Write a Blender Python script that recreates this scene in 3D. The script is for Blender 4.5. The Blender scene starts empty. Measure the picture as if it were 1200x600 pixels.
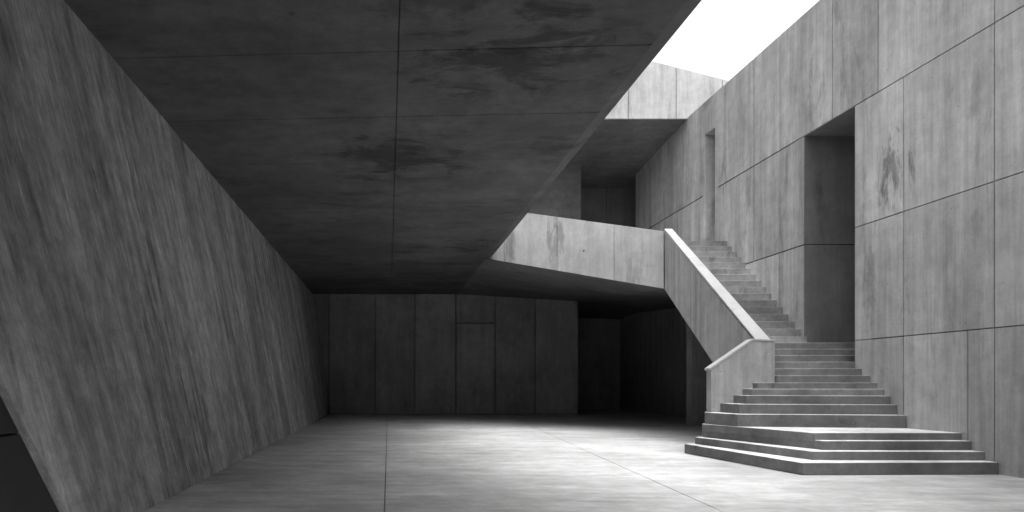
import bpy, bmesh, math, random
from mathutils import Vector
random.seed(7)
R = math.radians
U = 1.6                      # one module = 1.6 m (the height of a standing eye); all plans below are in modules
sc = bpy.context.scene
COL = sc.collection

# ------------------------------------------------------------------ materials
def concrete(name, base, streak=(3.0, 3.0, .22), streak_amt=.18, mott=.16, mscale=.45, stain=.35, stain_scale=(1.1, 1.1, .28),
             stain_lo=.56, white=0.0, white_scale=(9, 9, .35), pore=1.0, rough=.78, bump=.35, shear=0.0, board=0.0,
             board_axis='Y', spots=(), grain=.14, bands=None):
    m = bpy.data.materials.new(name); m.use_nodes = True
    nt = m.node_tree; N = nt.nodes; L = nt.links
    bsdf = N['Principled BSDF']
    tc = N.new('ShaderNodeTexCoord'); P = tc.outputs['Object']
    def math_(op, a, b=None, clamp=False):
        n = N.new('ShaderNodeMath'); n.operation = op; n.use_clamp = clamp
        for i, v in enumerate((a, b)):
            if v is None: continue
            if isinstance(v, (int, float)): n.inputs[i].default_value = v
            else: L.new(v, n.inputs[i])
        return n.outputs[0]
    if shear:
        s = N.new('ShaderNodeSeparateXYZ'); L.new(P, s.inputs[0])
        c = N.new('ShaderNodeCombineXYZ'); L.new(s.outputs[0], c.inputs[0]); L.new(s.outputs[2], c.inputs[2])
        L.new(math_('ADD', s.outputs[1], math_('MULTIPLY', s.outputs[2], shear)), c.inputs[1])
        P = c.outputs[0]
    def scaled(sv, off=(0, 0, 0)):
        mp = N.new('ShaderNodeMapping'); L.new(P, mp.inputs[0])
        mp.inputs['Scale'].default_value = sv; mp.inputs['Location'].default_value = off
        return mp.outputs[0]
    def noise(vec, scale=1.0, detail=6, roughness=.6, dist=0.0):
        n = N.new('ShaderNodeTexNoise'); L.new(vec, n.inputs['Vector'])
        n.inputs['Scale'].default_value = scale; n.inputs['Detail'].default_value = detail
        n.inputs['Roughness'].default_value = roughness; n.inputs['Distortion'].default_value = dist
        return n.outputs['Fac']
    def ramp(v, lo, hi):
        n = N.new('ShaderNodeMapRange'); n.interpolation_type = 'SMOOTHSTEP'
        L.new(v, n.inputs['Value']); n.inputs['From Min'].default_value = lo; n.inputs['From Max'].default_value = hi
        return n.outputs['Result']
    def swing(v, amt):         # 1 + amt * (v - .5) * 2
        return math_('ADD', math_('MULTIPLY', v, 2 * amt), 1 - amt)
    def sub(v, amt):           # 1 - amt * v
        return math_('SUBTRACT', 1.0, math_('MULTIPLY', v, amt))
    big = noise(scaled(bands or (mscale,) * 3, (3.1, 7.7, 1.3)), 1, 7, .62, .4)
    st = noise(scaled(streak, (11.3, 2.2, 5.1)), 1, 10, .76, .15)
    fine = noise(scaled((26, 26, 26)), 1, 4, .7)
    mid = noise(scaled((3.2, 3.2, 3.2), (9, 4, 2)), 1, 9, .72)
    v = math_('MULTIPLY', swing(ramp(big, .25, .75), mott), swing(ramp(st, .22, .78), streak_amt))
    v = math_('MULTIPLY', v, swing(fine, grain))
    v = math_('MULTIPLY', v, swing(ramp(mid, .28, .72), mott * .6))
    if stain:
        sv = noise(scaled(stain_scale, (21, 13, 8)), 1, 9, .68, .3)
        patch = noise(scaled((.22, .22, .22), (4, 6, 1)), 1, 3, .5)
        sv = math_('ADD', math_('MULTIPLY', sv, .72), math_('MULTIPLY', patch, .28))
        v = math_('MULTIPLY', v, sub(ramp(sv, stain_lo, stain_lo + .10), stain))
    if white:
        w = noise(scaled(white_scale, (31, 3, 18)), 1, 8, .72)
        wp = noise(scaled((.5, .5, .3), (14, 26, 1)), 1, 4, .55)
        w = math_('MULTIPLY', ramp(w, .54, .72), ramp(wp, .40, .58))
        v = math_('MULTIPLY', v, math_('ADD', 1.0, math_('MULTIPLY', w, white)))
    if board:                  # vertical marks left by the form boards
        s2 = N.new('ShaderNodeSeparateXYZ'); L.new(P, s2.inputs[0])
        b = N.new('ShaderNodeTexNoise'); b.noise_dimensions = '1D'
        L.new(s2.outputs[board_axis], b.inputs['W']); b.inputs['Scale'].default_value = 6.5
        b.inputs['Detail'].default_value = 5; b.inputs['Roughness'].default_value = .8
        v = math_('MULTIPLY', v, swing(ramp(b.outputs['Fac'], .3, .7), board))
    for (c, r, amt) in spots:  # stains with a place of their own
        mp = N.new('ShaderNodeMapping'); L.new(P, mp.inputs[0]); mp.vector_type = 'TEXTURE'
        mp.inputs['Location'].default_value = [a * U for a in c]; mp.inputs['Scale'].default_value = [a * U for a in r]
        ln = N.new('ShaderNodeVectorMath'); ln.operation = 'LENGTH'; L.new(mp.outputs[0], ln.inputs[0])
        near = math_('SUBTRACT', 1.0, ramp(ln.outputs['Value'], .0, 1.3))
        rag = math_('MULTIPLY', noise(scaled(stain_scale, (c[0] * 3, c[1] * 5, c[2])), 1.6, 8, .72, .6), ramp(near, 0, .3))
        k = ramp(math_('ADD', math_('MULTIPLY', near, .20), rag), .58, .74)
        v = math_('MULTIPLY', v, sub(k, amt))
    if pore:
        vo = N.new('ShaderNodeTexVoronoi'); L.new(scaled((1.7, 1.7, 1.7)), vo.inputs['Vector']); vo.inputs['Scale'].default_value = 1
        rnd = N.new('ShaderNodeSeparateColor'); L.new(vo.outputs['Color'], rnd.inputs[0])
        size = math_('MULTIPLY', math_('POWER', rnd.outputs[0], 4.0), .07)
        hole = math_('LESS_THAN', vo.outputs['Distance'], size)
        vo2 = N.new('ShaderNodeTexVoronoi'); L.new(scaled((7, 7, 7)), vo2.inputs['Vector']); vo2.inputs['Scale'].default_value = 1
        rnd2 = N.new('ShaderNodeSeparateColor'); L.new(vo2.outputs['Color'], rnd2.inputs[0])
        hole2 = math_('LESS_THAN', vo2.outputs['Distance'], math_('MULTIPLY', math_('POWER', rnd2.outputs[1], 3.0), .09))
        holes = math_('MAXIMUM', hole, hole2)
        v = math_('MULTIPLY', v, sub(holes, min(.9, .7 * pore)))
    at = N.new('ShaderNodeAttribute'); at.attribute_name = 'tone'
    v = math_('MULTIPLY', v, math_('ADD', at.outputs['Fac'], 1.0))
    v = math_('MULTIPLY', v, base, clamp=True)
    L.new(v, bsdf.inputs['Base Color'])
    L.new(math_('ADD', rough - .08, math_('MULTIPLY', mid, .16)), bsdf.inputs['Roughness'])
    bsdf.inputs['Specular IOR Level'].default_value = .35
    h = math_('ADD', math_('MULTIPLY', fine, .35), math_('MULTIPLY', st, 1.2))
    h = math_('ADD', h, math_('MULTIPLY', mid, .8))
    if pore: h = math_('SUBTRACT', h, math_('MULTIPLY', holes, .8))
    bp = N.new('ShaderNodeBump'); bp.inputs['Strength'].default_value = bump; bp.inputs['Distance'].default_value = .02
    L.new(h, bp.inputs['Height']); L.new(bp.outputs[0], bsdf.inputs['Normal'])
    return m

M = {}
M['wall'] = concrete('cast_concrete', .42, streak=(4.2, 4.2, .16), streak_amt=.27, mott=.22, bands=(.9, .9, .22), stain=.36, stain_scale=(1.5, 1.5, .4), stain_lo=.535,
                     white=.12, spots=[((6.68, 8.45, 3.75), (.5, .42, .75), .6), ((6.68, 9.0, 3.5), (.5, .12, .8), .3),
                                       ((6.68, 7.2, 4.1), (.5, .3, 1.0), .22), ((6.68, 7.85, 1.5), (.5, .12, .5), .3)], grain=.08)
M['leaning'] = concrete('streaked_concrete', .375, streak=(8, 8, .16), streak_amt=.40, mott=.42, bands=(1.0, 1.0, .09), stain=.5, stain_scale=(2.6, 2.6, .16),
                        stain_lo=.525, white=1.0, white_scale=(15, 15, .35), shear=.28, bump=.4, grain=.22)
M['dark'] = concrete('dark_concrete', .035, stain=.3)  # ordinary concrete whose shadow is put into the base colour
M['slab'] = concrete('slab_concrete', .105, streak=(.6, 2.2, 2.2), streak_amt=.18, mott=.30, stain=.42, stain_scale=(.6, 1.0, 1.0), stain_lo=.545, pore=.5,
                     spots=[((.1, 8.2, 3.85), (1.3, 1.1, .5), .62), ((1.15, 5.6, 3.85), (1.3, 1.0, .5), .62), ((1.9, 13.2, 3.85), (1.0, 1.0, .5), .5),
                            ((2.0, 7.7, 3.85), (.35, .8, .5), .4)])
M['floor'] = concrete('trowelled_floor', .48, streak=(.55, 2.4, 1), streak_amt=.30, mott=.24, mscale=.35, stain=.3, stain_scale=(.28, 1.5, 1),
                      stain_lo=.55, white=.08, white_scale=(.4, 5, 1), pore=.3, rough=.52, bump=.12)
M['step'] = concrete('step_concrete', .42, streak=(1.4, 1.4, 1.4), streak_amt=.22, mott=.32, stain=.5, stain_scale=(2, 2, .9), bump=.25)
M['board'] = concrete('board_marked_concrete', .36, streak=(5, 5, .25), streak_amt=.24, stain=.3, stain_scale=(2.5, 2.5, .35), stain_lo=.54, board=.16, board_axis='Y')
M['flank'] = concrete('flank_concrete', .33, streak=(4, 4, .5), streak_amt=.2, stain=.3, stain_scale=(1.6, 1.6, .8), board=.10, board_axis='X')
M['coping'] = concrete('smooth_coping', .40, streak=(2, 2, 2), streak_amt=.08, mott=.08, stain=.14, stain_scale=(3, 3, 3), pore=.4, bump=.1)  # paler than the walls below: sky light on their tops painted in
M['bridge'] = concrete('pale_concrete', .44, streak=(3, 3, .3), streak_amt=.2, mott=.16, stain=.32, stain_scale=(1.7, 1.7, .4), stain_lo=.555,
                       spots=[((3.55, 13.64, 4.1), (.42, .42, .75), .42), ((2.72, 14.3, 4.1), (.2, .2, .9), .38), ((4.9, 12.6, 3.3), (.35, .35, .5), .25)])
M['block'] = concrete('block_concrete', .40, streak=(3, 3, .3), streak_amt=.22, mott=.16, stain=.3, stain_scale=(1.7, 1.7, .4), stain_lo=.54)
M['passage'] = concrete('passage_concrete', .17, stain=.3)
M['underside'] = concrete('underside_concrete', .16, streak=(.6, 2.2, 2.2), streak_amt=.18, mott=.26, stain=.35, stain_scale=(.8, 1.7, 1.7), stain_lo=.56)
M['back'] = concrete('grey_concrete', .36, streak=(2.4, 2.4, .3), streak_amt=.2, mott=.2, stain=.3)

# ------------------------------------------------------------------ mesh helpers
class MB:
    """collects shapes (in modules) and links them as ONE mesh object"""
    def __init__(s): s.v = []; s.f = []; s.t = []
    def add(s, verts, faces, tone=0.0):
        o = len(s.v); s.v += [tuple(a * U for a in p) for p in verts]
        s.f += [tuple(i + o for i in f) for f in faces]; s.t += [tone] * len(faces)
    def loft(s, a, b, tone=0.0):
        n = len(a)
        s.add(list(a) + list(b), [tuple(range(n - 1, -1, -1)), tuple(range(n, 2 * n))] +
              [(i, (i + 1) % n, n + (i + 1) % n, n + i) for i in range(n)], tone)
    def prism(s, pts, off, tone=0.0):
        s.loft(pts, [tuple(p[i] + off[i] for i in range(3)) for p in pts], tone)
    def plan(s, pts, z0, z1, tone=0.0):
        s.prism([(x, y, z0) for x, y in pts], (0, 0, z1 - z0), tone)
    def box(s, a, b, tone=0.0):
        s.plan([(a[0], a[1]), (b[0], a[1]), (b[0], b[1]), (a[0], b[1])], a[2], b[2], tone)
    def panel(s, q, n, gap=.0058, depth=.06, ch=.004, flags=(1, 1, 1, 1), tone=None):
        """one cast panel: q = 4 corners (u0v0, u1v0, u1v1, u0v1) on the face plane, n = outward normal; flags: joint at u0, u1, v0, v1"""
        q = [Vector(p) for p in q]; n = Vector(n).normalized()
        def inset(d):
            lu = ((q[1] - q[0]).length + (q[2] - q[3]).length) / 2; lv = ((q[3] - q[0]).length + (q[2] - q[1]).length) / 2
            u0, u1 = flags[0] * d / lu, 1 - flags[1] * d / lu; v0, v1 = flags[2] * d / lv, 1 - flags[3] * d / lv
            def at(u, v): return (q[0] * (1 - u) + q[1] * u) * (1 - v) + (q[3] * (1 - u) + q[2] * u) * v
            return [at(u0, v0), at(u1, v0), at(u1, v1), at(u0, v1)]
        A = inset(gap); B = inset(gap + ch)
        if tone is None: tone = random.uniform(-.07, .07)
        vs = [p - n * depth for p in A] + [p - n * ch for p in A] + B
        fs = [(3, 2, 1, 0)] + [(i, (i + 1) % 4, 4 + (i + 1) % 4, 4 + i) for i in range(4)] + \
             [(4 + i, 4 + (i + 1) % 4, 8 + (i + 1) % 4, 8 + i) for i in range(4)] + [(8, 9, 10, 11)]
        s.add([tuple(p) for p in vs], fs, tone)
    def build(s, name, mat, parent=None, origin=None, bevel=0.0, worn=None):
        me = bpy.data.meshes.new(name)
        loc = Vector(origin) * U if origin else Vector((0, 0, 0))
        bm = bmesh.new(); lay = bm.faces.layers.float.new('tone')
        vs = [bm.verts.new(p) for p in s.v]
        for f, t in zip(s.f, s.t):
            try: fc = bm.faces.new([vs[i] for i in f]); fc[lay] = t
            except ValueError: pass
        bmesh.ops.recalc_face_normals(bm, faces=bm.faces[:])
        if worn:                         # light painted into the tone: upward faces lightened, risers and sides darkened as shade
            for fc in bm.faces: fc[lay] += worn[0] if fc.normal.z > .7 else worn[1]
        if bevel:
            es = [e for e in bm.edges if len(e.link_faces) == 2 and e.calc_face_angle(0) > .5]
            bmesh.ops.bevel(bm, geom=es, offset=bevel, segments=2, profile=.5, affect='EDGES', clamp_overlap=True)
        bm.to_mesh(me); bm.free()
        me.materials.append(M[mat])
        o = bpy.data.objects.new(name, me); COL.objects.link(o)
        if parent:                       # meshes keep world coordinates; the thing's Empty sits at its base
            o.parent = parent
            w = Vector((0, 0, 0)); p = parent
            while p: w += p.location; p = p.parent
            o.location = -w
        return o

def thing(name, label, cat, loc=(0, 0, 0), group=None):
    o = bpy.data.objects.new(name, None); COL.objects.link(o)
    o.location = Vector(loc) * U; o['label'] = label; o['category'] = cat; o['kind'] = 'thing'
    o.empty_display_size = .3
    if group: o['group'] = group
    return o
def tag(o, label, cat, group=None):
    o['label'] = label; o['category'] = cat; o['kind'] = 'thing'
    if group: o['group'] = group
    return o

XW = 6.68        # face of the big right wall
H = 3.85         # underside of the low slab
TOP = 6.93       # top of the right wall

# ------------------------------------------------------------------ floor (three pours with sawn joints)
f = MB()
g = .005
def seam(y): return 2.60 + (y - 4.97) * .072
f.plan([(-6, -6), (-.03 - g, -6), (-.03 - g, 26), (-6, 26)], -.05, 0, .0)
f.plan([(-.03 + g, -6), (seam(-6) - g, -6), (seam(26) - g, 26), (-.03 + g, 26)], -.05, 0, .015)
f.plan([(seam(-6) + g, -6), (13, -6), (13, 26), (seam(26) + g, 26)], -.05, 0, -.01)
f.box((-6.5, -6.5, -.3), (13.5, 26.5, -.012), -.5)
o = f.build('floor', 'floor'); o['kind'] = 'structure'; o['label'] = 'pale trowelled concrete floor of the court'

# ------------------------------------------------------------------ leaning wall on the left, its near end raked
def lean(z): return -1.90 - .134 * z
def rake(z): return 4.0 - .6 * z
w = MB()
zt = H + .25
T = .36
a = [(lean(0), rake(0), 0), (lean(0), 20.7, 0), (lean(zt), 20.7, zt), (lean(zt), rake(zt), zt)]
w.loft(a, [(p[0] - T, p[1], p[2]) for p in a])
tag(w.build('leaning_wall', 'leaning', bevel=.012), 'long concrete wall leaning outward on the left, pale streaks running down it', 'wall')
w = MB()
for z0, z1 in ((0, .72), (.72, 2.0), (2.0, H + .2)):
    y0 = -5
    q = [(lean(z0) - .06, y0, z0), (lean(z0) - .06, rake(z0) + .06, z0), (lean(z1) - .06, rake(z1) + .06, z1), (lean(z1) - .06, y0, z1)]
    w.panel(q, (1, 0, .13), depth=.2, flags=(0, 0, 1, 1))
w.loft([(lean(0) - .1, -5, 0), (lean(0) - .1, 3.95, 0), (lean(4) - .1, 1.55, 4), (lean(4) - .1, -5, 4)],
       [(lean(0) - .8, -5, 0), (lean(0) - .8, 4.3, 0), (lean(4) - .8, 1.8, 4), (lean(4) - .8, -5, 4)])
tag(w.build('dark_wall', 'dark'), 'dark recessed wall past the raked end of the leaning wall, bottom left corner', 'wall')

# ------------------------------------------------------------------ low slab overhead
SX = 2.22
slab = thing('overhanging_slab', 'huge dark concrete slab overhead, stained underside ending in a long diagonal edge', 'roof slab', (0, 8, H))
s = MB()
ys = [1.4, 4.2, 5.5, 6.85, 8.25, 10.4, 12.6, 14.66, 17.4, 20.7]
tilt = .05
for i in range(len(ys) - 1):
    for (x0, x1) in ((-2.9, .085), (.085, SX)):
        fl = [1 if x0 > 0 else 0, 1 if x0 < 0 else 0, 1, 1]
        if ys[i] in (8.25,) and x0 > 0: fl[2] = 0
        if ys[i + 1] in (8.25,) and x0 > 0: fl[3] = 0
        t = random.uniform(-.05, .05)
        def yy(y, x): return y + (tilt * (-x) if 0 < y < 12 else 0)
        q = [(x0, yy(ys[i], x0), H), (x1, yy(ys[i], x1), H), (x1, yy(ys[i + 1], x1), H), (x0, yy(ys[i + 1], x0), H)]
        s.panel(q, (0, 0, -1), gap=.0045, depth=.05, flags=fl, tone=t)
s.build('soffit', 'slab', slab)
s = MB()
s.box((-3.2, 1.4, H + .02), (SX, 20.7, H + .5))
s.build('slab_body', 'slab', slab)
s = MB()
s.loft([(SX, 1.4, H), (2.375, 1.4, H + .05), (2.375, 1.4, H + .5), (SX, 1.4, H + .5)],
       [(SX, 14.63, H), (2.375, 14.63, H + .05), (2.375, 14.63, H + .5), (SX, 14.63, H + .5)], .12)
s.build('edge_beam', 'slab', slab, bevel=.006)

# ------------------------------------------------------------------ back wall under the slab, with its flush door
YB = 20.5
bw = thing('back_wall', 'dark panelled concrete wall across the far end under the slab', 'wall', (2, YB, 0))
b = MB()
xs = [-3.2, -1.89, -.41, .85, 2.16, 3.42, 4.71, 6.08]
for i in range(len(xs) - 1):
    if abs(xs[i] - 2.16) < .01:
        b.panel([(xs[i], YB, 2.92), (xs[i + 1], YB, 2.92), (xs[i + 1], YB, 4.2), (xs[i], YB, 4.2)], (0, -1, 0), gap=.011, depth=.13)
        continue
    b.panel([(xs[i], YB, 0), (xs[i + 1], YB, 0), (xs[i + 1], YB, 4.2), (xs[i], YB, 4.2)], (0, -1, 0), gap=.011, depth=.13, tone=[-.4, -.25, -.12, .05, 0, -.08, .12][i])
b.box((-3.2, YB + .12, 0), (6.07, YB + .4, 4.2), -.35)
b.build('cast_face', 'back', bw)
d = MB()
d.panel([(2.16, YB + .004, 0), (3.42, YB + .004, 0), (3.42, YB + .004, 2.92), (2.16, YB + .004, 2.92)], (0, -1, 0), gap=.02, depth=.1, tone=.12)
dr = d.build('door', 'back', bw); dr['label'] = 'tall flush door panel without a handle'

# deep recess to the right of the back wall
w = MB()
w.box((6.0, 24.0, 0), (11, 24.3, 4.2)); w.box((5.95, YB + .4, 0), (6.06, 24, 4.2))
tag(w.build('recess_back_wall', 'back'), 'black end wall of the deep recess right of the back wall', 'wall')
w = MB()
w.box((8.7, 18.5, 0), (9.0, 24.0, 4.2))
tag(w.build('recess_side_wall', 'board'), 'dark board marked wall closing the right side of the recess', 'wall')
w = MB()
w.box((7.12, 15.0, 0), (8.9, 15.3, 3.3))
tag(w.build('recess_pier', 'board'), 'grey concrete pier facing front beneath the bridge, left of the flank wall', 'pier')

# ------------------------------------------------------------------ big right wall
rw = thing('panelled_wall', 'tall pale panelled concrete wall along the right side with doorway and slot', 'wall', (XW, 7, 0))
p = MB()
def pn(y0, y1, z0, z1, fl=(1, 1, 1, 1), tone=None):
    gap = .006 + max(0, min(.006, (y0 - 7) * .0012))
    if tone is None: tone = random.uniform(-.14, .14)
    p.panel([(XW, y0, z0), (XW, y1, z0), (XW, y1, z1), (XW, y0, z1)], (-1, 0, 0), flags=fl, tone=tone, gap=gap)
Z = (0, 1.61, 3.225, 4.97, TOP)
DY0, DY1 = 9.16, 10.29      # doorway
SY0, SY1 = 13.08, 13.50     # slot
r0 = [-5, -3, -1, .8, 2.6, 4.2, 5.7, 7.056, 7.38, 8.30, DY0]
for i in range(len(r0) - 1): pn(r0[i], r0[i + 1], Z[0], Z[1], (1, 1, 0, 1) if r0[i + 1] != DY0 else (1, 0, 0, 1), None)
r1 = [-5, -3.2, -.8, 1.4, 3.4, 5.4, 7.056, 8.30, DY0]
for i in range(len(r1) - 1):
    pn(r1[i], r1[i + 1], Z[1], Z[2], (1, 1 if r1[i + 1] != DY0 else 0, 1, 1))
    pn(r1[i], r1[i + 1], Z[2], Z[3], (1, 1 if r1[i + 1] != DY0 else 0, 1, 1))
pn(DY1, 12.9, 0, Z[1], (0, 1, 0, 1))
pn(DY1, 10.94, Z[1], Z[2], (0, 1, 1, 1)); pn(10.94, 12.9, Z[1], Z[2], (1, 1, 1, 1))
pn(DY1, 11.70, Z[2], Z[3], (0, 1, 1, 1)); pn(11.70, SY0, Z[2], Z[3], (1, 0, 1, 1))
pn(SY1, 15.7, 3.5, Z[3], (0, 1, 0, 1)); pn(15.7, 17.3, 3.5, Z[3])
r3 = [-5, -2.6, .2, 2.8, 5.0, 7.056, 8.73, 9.63, 10.92, 11.70, 12.70]
for i in range(len(r3) - 1): pn(r3[i], r3[i + 1], Z[3], Z[4], (1, 1, 1, 0))
t = .02
pn(12.70, SY0, Z[3], 6.24, (1, 0, 1, 0), t); pn(SY1, 14.27, Z[3], 6.24, (0, 1, 1, 0), t); pn(12.70, 14.27, 6.24, Z[4], (1, 1, 0, 0), t)
pn(14.27, 17.3, Z[3], Z[4], (1, 1, 1, 0))
p.build('cast_face', 'wall', rw)
p = MB()
X0, X1 = XW + .022, XW + .5
def core(y0, y1, z0, z1): p.box((X0, y0, z0), (X1, y1, z1), -.8)
core(-5, DY0, 0, TOP - .003); core(DY0, DY1, 0, 1.12); core(DY0, DY1, Z[3], TOP - .003)
core(DY1, 12.9, 0, TOP - .003); core(12.9, SY0, 3.4, TOP - .003); core(SY0, SY1, 3.4, 3.7); core(SY0, SY1, 6.24, TOP - .003); core(SY1, 17.3, 3.4, TOP - .003)
p.build('wall_core', 'wall', rw)
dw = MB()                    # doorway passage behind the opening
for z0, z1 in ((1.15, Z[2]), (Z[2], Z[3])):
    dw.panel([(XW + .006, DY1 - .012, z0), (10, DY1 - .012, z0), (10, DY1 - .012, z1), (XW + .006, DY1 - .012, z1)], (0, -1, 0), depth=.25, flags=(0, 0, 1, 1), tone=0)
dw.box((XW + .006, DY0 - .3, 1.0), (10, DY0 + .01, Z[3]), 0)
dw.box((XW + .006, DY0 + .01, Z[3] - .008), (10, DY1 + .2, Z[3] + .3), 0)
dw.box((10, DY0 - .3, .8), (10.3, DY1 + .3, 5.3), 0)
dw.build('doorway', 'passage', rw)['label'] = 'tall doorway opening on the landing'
sw = MB()
sw.box((XW + .006, SY1 - .012, 3.7), (XW + 1.0, SY1 + .1, 6.24)); sw.box((XW + .006, SY0 - .1, 3.7), (XW + 1.0, SY0 + .012, 6.24))
sw.box((XW + .2, SY0 - .1, 3.6), (XW + .3, SY1 + .1, 6.3), -.2); sw.box((XW + .006, SY0 - .1, 6.23), (XW + 1.0, SY1 + .1, 6.5))
sw.build('slot_window', 'wall', rw)['label'] = 'narrow tall slot'

# ------------------------------------------------------------------ block across the top and the upper room
blk = thing('upper_block', 'pale concrete block bridging the top of the court against the sky', 'building block', (4, 14.27, TOP))
ZB = 6.90
def tz(x): return 8.16 - .256 * (x - 5.95)
b = MB()
bx = [-3.2, .8, 3.2, 4.5, 5.35, 6.42, 7.45, 8.6, 9.8]
for i in range(len(bx) - 1):
    b.panel([(bx[i], 14.27, ZB), (bx[i + 1], 14.27, ZB), (bx[i + 1], 14.27, tz(bx[i + 1])), (bx[i], 14.27, tz(bx[i]))], (0, -1, 0), flags=(1, 1, 0, 0))
b.build('parapet_face', 'block', blk)
b = MB()
b.loft([(-3.2, 14.31, ZB + .01), (9.8, 14.31, ZB + .01), (9.8, 14.31, tz(9.8) - .003), (-3.2, 14.31, tz(-3.2) - .003)],
       [(-3.2, 24, 6.0), (9.8, 24, 6.0), (9.8, 24, tz(9.8) - .3), (-3.2, 24, tz(-3.2) - .3)])
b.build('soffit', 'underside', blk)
w = MB()
w.box((-3.2, 16.6, 4.0), (5.0, 24, 6.9))
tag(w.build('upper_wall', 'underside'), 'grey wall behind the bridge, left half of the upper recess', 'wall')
w = MB()
w.panel([(4.9, 18.2, 3.7), (6.2, 18.2, 3.7), (6.2, 18.2, 6.9), (4.9, 18.2, 6.9)], (0, -1, 0), depth=.1)
w.panel([(6.2, 18.2, 3.7), (9.8, 18.2, 3.7), (9.8, 18.2, 6.9), (6.2, 18.2, 6.9)], (0, -1, 0), depth=.1)
w.box((9.6, 17.3, 3.7), (9.9, 18.15, 6.9)); w.box((6.7, 17.2, 3.7), (9.9, 17.3, 6.88)); w.box((4.9, 18.25, 3.7), (10, 18.6, 6.9))
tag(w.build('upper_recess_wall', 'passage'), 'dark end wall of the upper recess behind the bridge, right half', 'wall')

# ------------------------------------------------------------------ bridge
br = thing('bridge', 'pale stained concrete bridge running from the slab corner to the stair parapet', 'bridge', (3.8, 13.4, 3.3))
def bp(t): return (5.29 - 3.04 * t, 12.3 + 2.36 * t)
def bz0(t): return 2.82 + (3.85 - 2.82) * t
def bz1(t): return 3.92 + (4.74 - 3.92) / .742 * t
ts = [0, .246, .559, 1.0, 1.45]
nrm = (-2.36, -3.04, 0)
b = MB()
for i in range(4):
    (xa, ya), (xb, yb) = bp(ts[i]), bp(ts[i + 1])
    b.panel([(xa, ya, bz0(ts[i])), (xb, yb, bz0(ts[i + 1])), (xb, yb, bz1(ts[i + 1])), (xa, ya, bz1(ts[i]))], nrm,
            flags=(1 if i else 0, 1, 0, 0), gap=.005, depth=.03, tone=[-.06, 0, -.02, .03][i])
b.build('parapet', 'bridge', br)
k = (.2 * 2.36 / 3.85, .2 * 3.04 / 3.85)
b = MB()
(xa, ya), (xb, yb) = bp(0), bp(1.45)
e = (.025 * 2.36 / 3.85, .025 * 3.04 / 3.85)
q = [(xa + e[0], ya + e[1], bz0(0) + .003), (xb + e[0], yb + e[1], bz0(1.45) + .003), (xb + e[0], yb + e[1], bz1(1.45) - .003), (xa + e[0], ya + e[1], bz1(0) - .003)]
b.loft(q, [(p_[0] + k[0], p_[1] + k[1], p_[2]) for p_ in q], -.3)
b.build('parapet_core', 'bridge', br)
b = MB()                     # underside, running back to the wall as one gently warped sheet
def sheet(p00, p10, p11, p01, n=10):
    P = [Vector(p) for p in (p00, p10, p11, p01)]
    vs = []
    for j_ in range(n + 1):
        for i_ in range(n + 1):
            u, v = i_ / n, j_ / n
            vs.append(tuple((P[0] * (1 - u) + P[1] * u) * (1 - v) + (P[3] * (1 - u) + P[2] * u) * v))
    b.add(vs, [(j_ * (n + 1) + i_, j_ * (n + 1) + i_ + 1, (j_ + 1) * (n + 1) + i_ + 1, (j_ + 1) * (n + 1) + i_) for j_ in range(n) for i_ in range(n)])
C1 = (6.5, 20.7, 3.62)
sheet((2.215, 14.63, H + .004), (5.29 + e[0], 12.3 + e[1], 2.824), C1, (2.215, 20.7, H + .004))
sheet((5.29 + e[0], 12.3 + e[1], 2.824), (11, 12.8, 2.95), (11, 24.2, 3.3), C1)
sheet((6.6, 20.3, 3.66), (11, 24.2, 3.3), (5.6, 24.2, 3.5), (5.6, 20.3, 3.70), 2)
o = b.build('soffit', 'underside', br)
for pg in o.data.polygons: pg.use_smooth = True
b = MB()
b.plan([(3.3, 14.1), (5.47, 12.72), (6.67, 12.72), (6.67, 18.3), (3.3, 18.3)], 3.74, 3.8)
b.box((2.3, 18.31, 3.9), (11, 24.4, 4.0))
b.build('deck', 'step', br)

# ------------------------------------------------------------------ lower staircase
PX = 5.46                    # inner face of the stair parapet
ls = thing('lower_staircase', 'broad splayed concrete steps climbing from the floor to the doorway landing', 'staircase', (5.6, 7.5, 0))
E_ = XW - .004
zs = [0, .135, .232, .337, .42, .585, .715, .83, .92, 1.005, 1.105, 1.205, 1.305, 1.405, 1.505, 1.605]
plans = [
    [(4.49, 6.94), (E_, 7.00), (E_, 9.3), (4.6, 9.3), (4.22, 9.12)],
    [(4.77, 7.20), (E_, 7.16), (E_, 9.3), (4.6, 9.3), (4.37, 9.12)],
    [(4.985, 7.34), (E_, 7.325), (E_, 9.3), (4.6, 9.3), (4.475, 9.12), (4.972, 7.47)],
    [(4.97, 7.46), (E_, 7.455), (E_, 9.3), (4.6, 9.3), (4.47, 9.12)],
    [(4.66, 8.55), (E_, 8.24), (E_, 9.3), (4.6, 9.3), (4.51, 9.12)],
    [(4.76, 8.68), (E_, 8.40), (E_, 9.3), (4.72, 9.2)],
    [(4.92, 8.79), (E_, 8.51), (E_, 9.3), (4.9, 9.2)],
    [(5.04, 8.88), (E_, 8.62), (E_, 9.3), (5.02, 9.2)],
    [(5.17, 8.96), (E_, 8.74), (E_, 9.3), (5.16, 9.2)],
    [(PX + .003, 8.985), (E_, 8.87), (E_, 10.2), (PX + .003, 10.2)],
    [(PX + .003, 9.09), (E_, 9.02), (E_, 10.2), (PX + .003, 10.2)],
    [(PX + .003, 9.20), (E_, 9.155), (E_, 10.2), (PX + .003, 10.2)],
    [(PX + .003, 9.32), (9.9, 9.30), (9.9, 10.25), (PX + .003, 10.25)],
    [(PX + .003, 9.46), (9.9, 9.44), (9.9, 10.25), (PX + .003, 10.25)],
    [(PX + .003, 9.60), (9.9, 9.58), (9.9, 10.25), (PX + .003, 10.25)],
]
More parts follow.
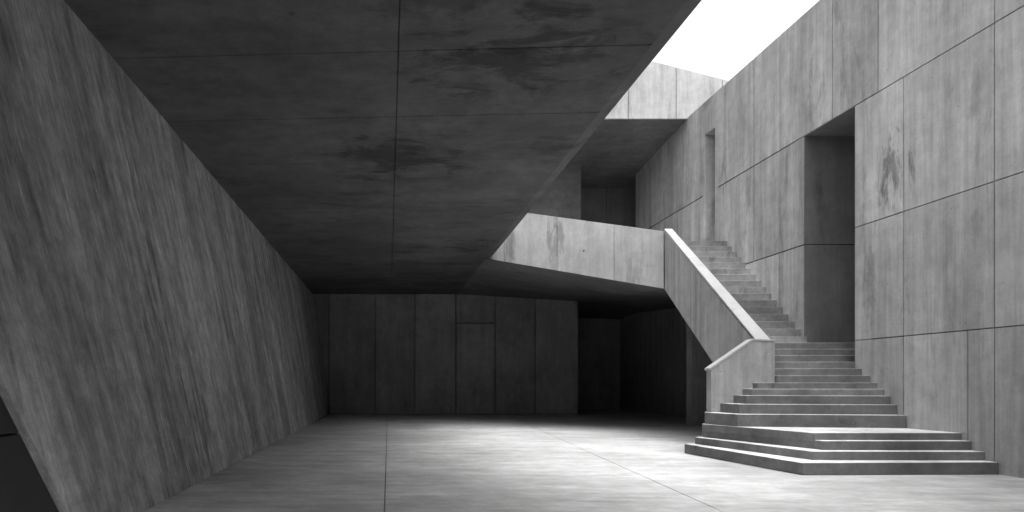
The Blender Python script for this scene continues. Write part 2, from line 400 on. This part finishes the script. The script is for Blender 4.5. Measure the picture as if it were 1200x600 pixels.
for i, pl in enumerate(plans):
    m = MB(); m.plan(pl, max(0.002, zs[i] - .02), zs[i + 1], random.uniform(-.05, .05))
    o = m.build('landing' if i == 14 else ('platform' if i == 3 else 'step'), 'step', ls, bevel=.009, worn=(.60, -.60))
m = MB()                     # flank wall: faces the court, its top slopes down to the left
FL = [(4.60, 9.12, .02), (PX, 9.04, .02), (PX, 9.04, 1.585), (5.16, 9.065, 1.60), (4.60, 9.12, 1.195)]
m.prism(FL, (0.017, .17, 0))
fw = m.build('flank_wall', 'flank', ls, bevel=.008)
m = MB()
cp = [(4.575, 9.112, 1.180), (5.165, 9.055, 1.602), (PX + .004, 9.030, 1.588), (PX + .004, 9.030, 1.613), (5.155, 9.055, 1.630), (4.575, 9.112, 1.213)]
m.prism(cp, (.018, .185, 0))
m.build('coping', 'coping', fw, bevel=.004)

# ------------------------------------------------------------------ upper staircase
us = thing('upper_staircase', 'narrow steep concrete stair rising behind its parapet against the right wall', 'staircase', (6, 10.2, 1.6))
NS, y0, y1, z0, z1 = 16, 10.2, 12.76, 1.605, 3.80
for i in range(NS):
    ya = y0 + (y1 - y0) * i / NS; za = z0 + (z1 - z0) * i / NS; zb = z0 + (z1 - z0) * (i + 1) / NS
    m = MB(); yb = min(ya + .55, 12.9)
    m.plan([(PX + .003, ya), (E_, ya), (E_, yb), (PX + .003, yb)], za - .05, zb, random.uniform(-.06, .06))
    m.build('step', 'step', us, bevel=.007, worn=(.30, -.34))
OX = 5.265
prof = [(9.215, 1.44), (9.215, 1.60), (12.32, 3.90), (12.32, 2.80), (10.30, 1.235), (9.6, 1.15)]
m = MB()
m.loft([(OX + (y - 9.2) * .018, y, z) for y, z in prof], [(PX, y, z) for y, z in prof])
pw = m.build('parapet', 'board', us, bevel=.008)
m = MB()
pr = [(9.12, 1.575), (9.12, 1.60), (12.325, 3.975), (12.325, 3.903), ]
m.loft([(OX - .006 + (y - 9.2) * .018, y, z) for y, z in pr], [(PX + .006, y, z) for y, z in pr])
m.build('coping', 'coping', pw, bevel=.004)

# ------------------------------------------------------------------ unseen enclosure; rear wall and roof added to hold back sky light
w = MB(); w.box((-4, -5.3, 0), (11, -5, TOP))  # unseen; added so that little light comes from behind
tag(w.build('rear_wall', 'wall'), 'plain concrete wall closing the court behind the viewer', 'wall')
w = MB(); w.box((11, 10.7, 0), (11.3, 24.3, 4.2))
tag(w.build('recess_outer_wall', 'back'), 'outer wall of the space beneath the bridge', 'wall')

w = MB(); w.box((7.1, 12.72, 0), (11.3, 12.93, 4.2))
tag(w.build('recess_near_wall', 'back'), 'near wall of the space beneath the bridge', 'wall')
w = MB(); w.box((2.4, -5.3, TOP + .01), (11, 3.3, TOP + .4))  # unseen; added to shade the risers and the lower right wall
tag(w.build('entrance_roof', 'slab'), 'high roof over the near end of the court', 'roof')

# ------------------------------------------------------------------ light
SUN_EL, SUN_AZ = 69, 128   # azimuth clockwise from +Y
wd = bpy.data.worlds.new('World'); sc.world = wd; wd.use_nodes = True
nt = wd.node_tree; bg = nt.nodes['Background']
sky = nt.nodes.new('ShaderNodeTexSky'); sky.sky_type = 'NISHITA'; sky.sun_disc = False
sky.sun_elevation = R(SUN_EL); sky.sun_rotation = R(SUN_AZ); sky.air_density = 1.5; sky.dust_density = 6; sky.ozone_density = 1
bwn = nt.nodes.new('ShaderNodeRGBToBW'); nt.links.new(sky.outputs[0], bwn.inputs[0]); nt.links.new(bwn.outputs[0], bg.inputs['Color'])
bg.inputs['Strength'].default_value = .15
ld = bpy.data.lights.new('sun', 'SUN'); ld.energy = 1.25; ld.angle = R(70); ld.color = (1, .995, .985)
lo = bpy.data.objects.new('sun', ld); COL.objects.link(lo)
d = Vector((math.sin(R(SUN_AZ)) * math.cos(R(SUN_EL)), math.cos(R(SUN_AZ)) * math.cos(R(SUN_EL)), math.sin(R(SUN_EL))))
lo.rotation_euler = d.to_track_quat('Z', 'Y').to_euler(); lo.location = (0, 0, 30)

# ------------------------------------------------------------------ camera
cd = bpy.data.cameras.new('camera'); cam = bpy.data.objects.new('camera', cd); COL.objects.link(cam)
cam.location = (0, 0, U); cam.rotation_euler = (R(90), 0, 0)
cd.sensor_width = 36; cd.lens = 36 * 750 / 1200
cd.shift_x = (600 - 455) / 1200; cd.shift_y = (449 - 300) / 1200
cd.clip_start = .05; cd.clip_end = 2000
sc.camera = cam
vs_ = sc.view_settings
vs_.view_transform = 'Standard'; vs_.look = 'None'; vs_.gamma = 1; vs_.use_curve_mapping = False; vs_.exposure = 1.55
sc.cycles.max_bounces = 10; sc.cycles.diffuse_bounces = 8
sc.cycles.use_denoising = True
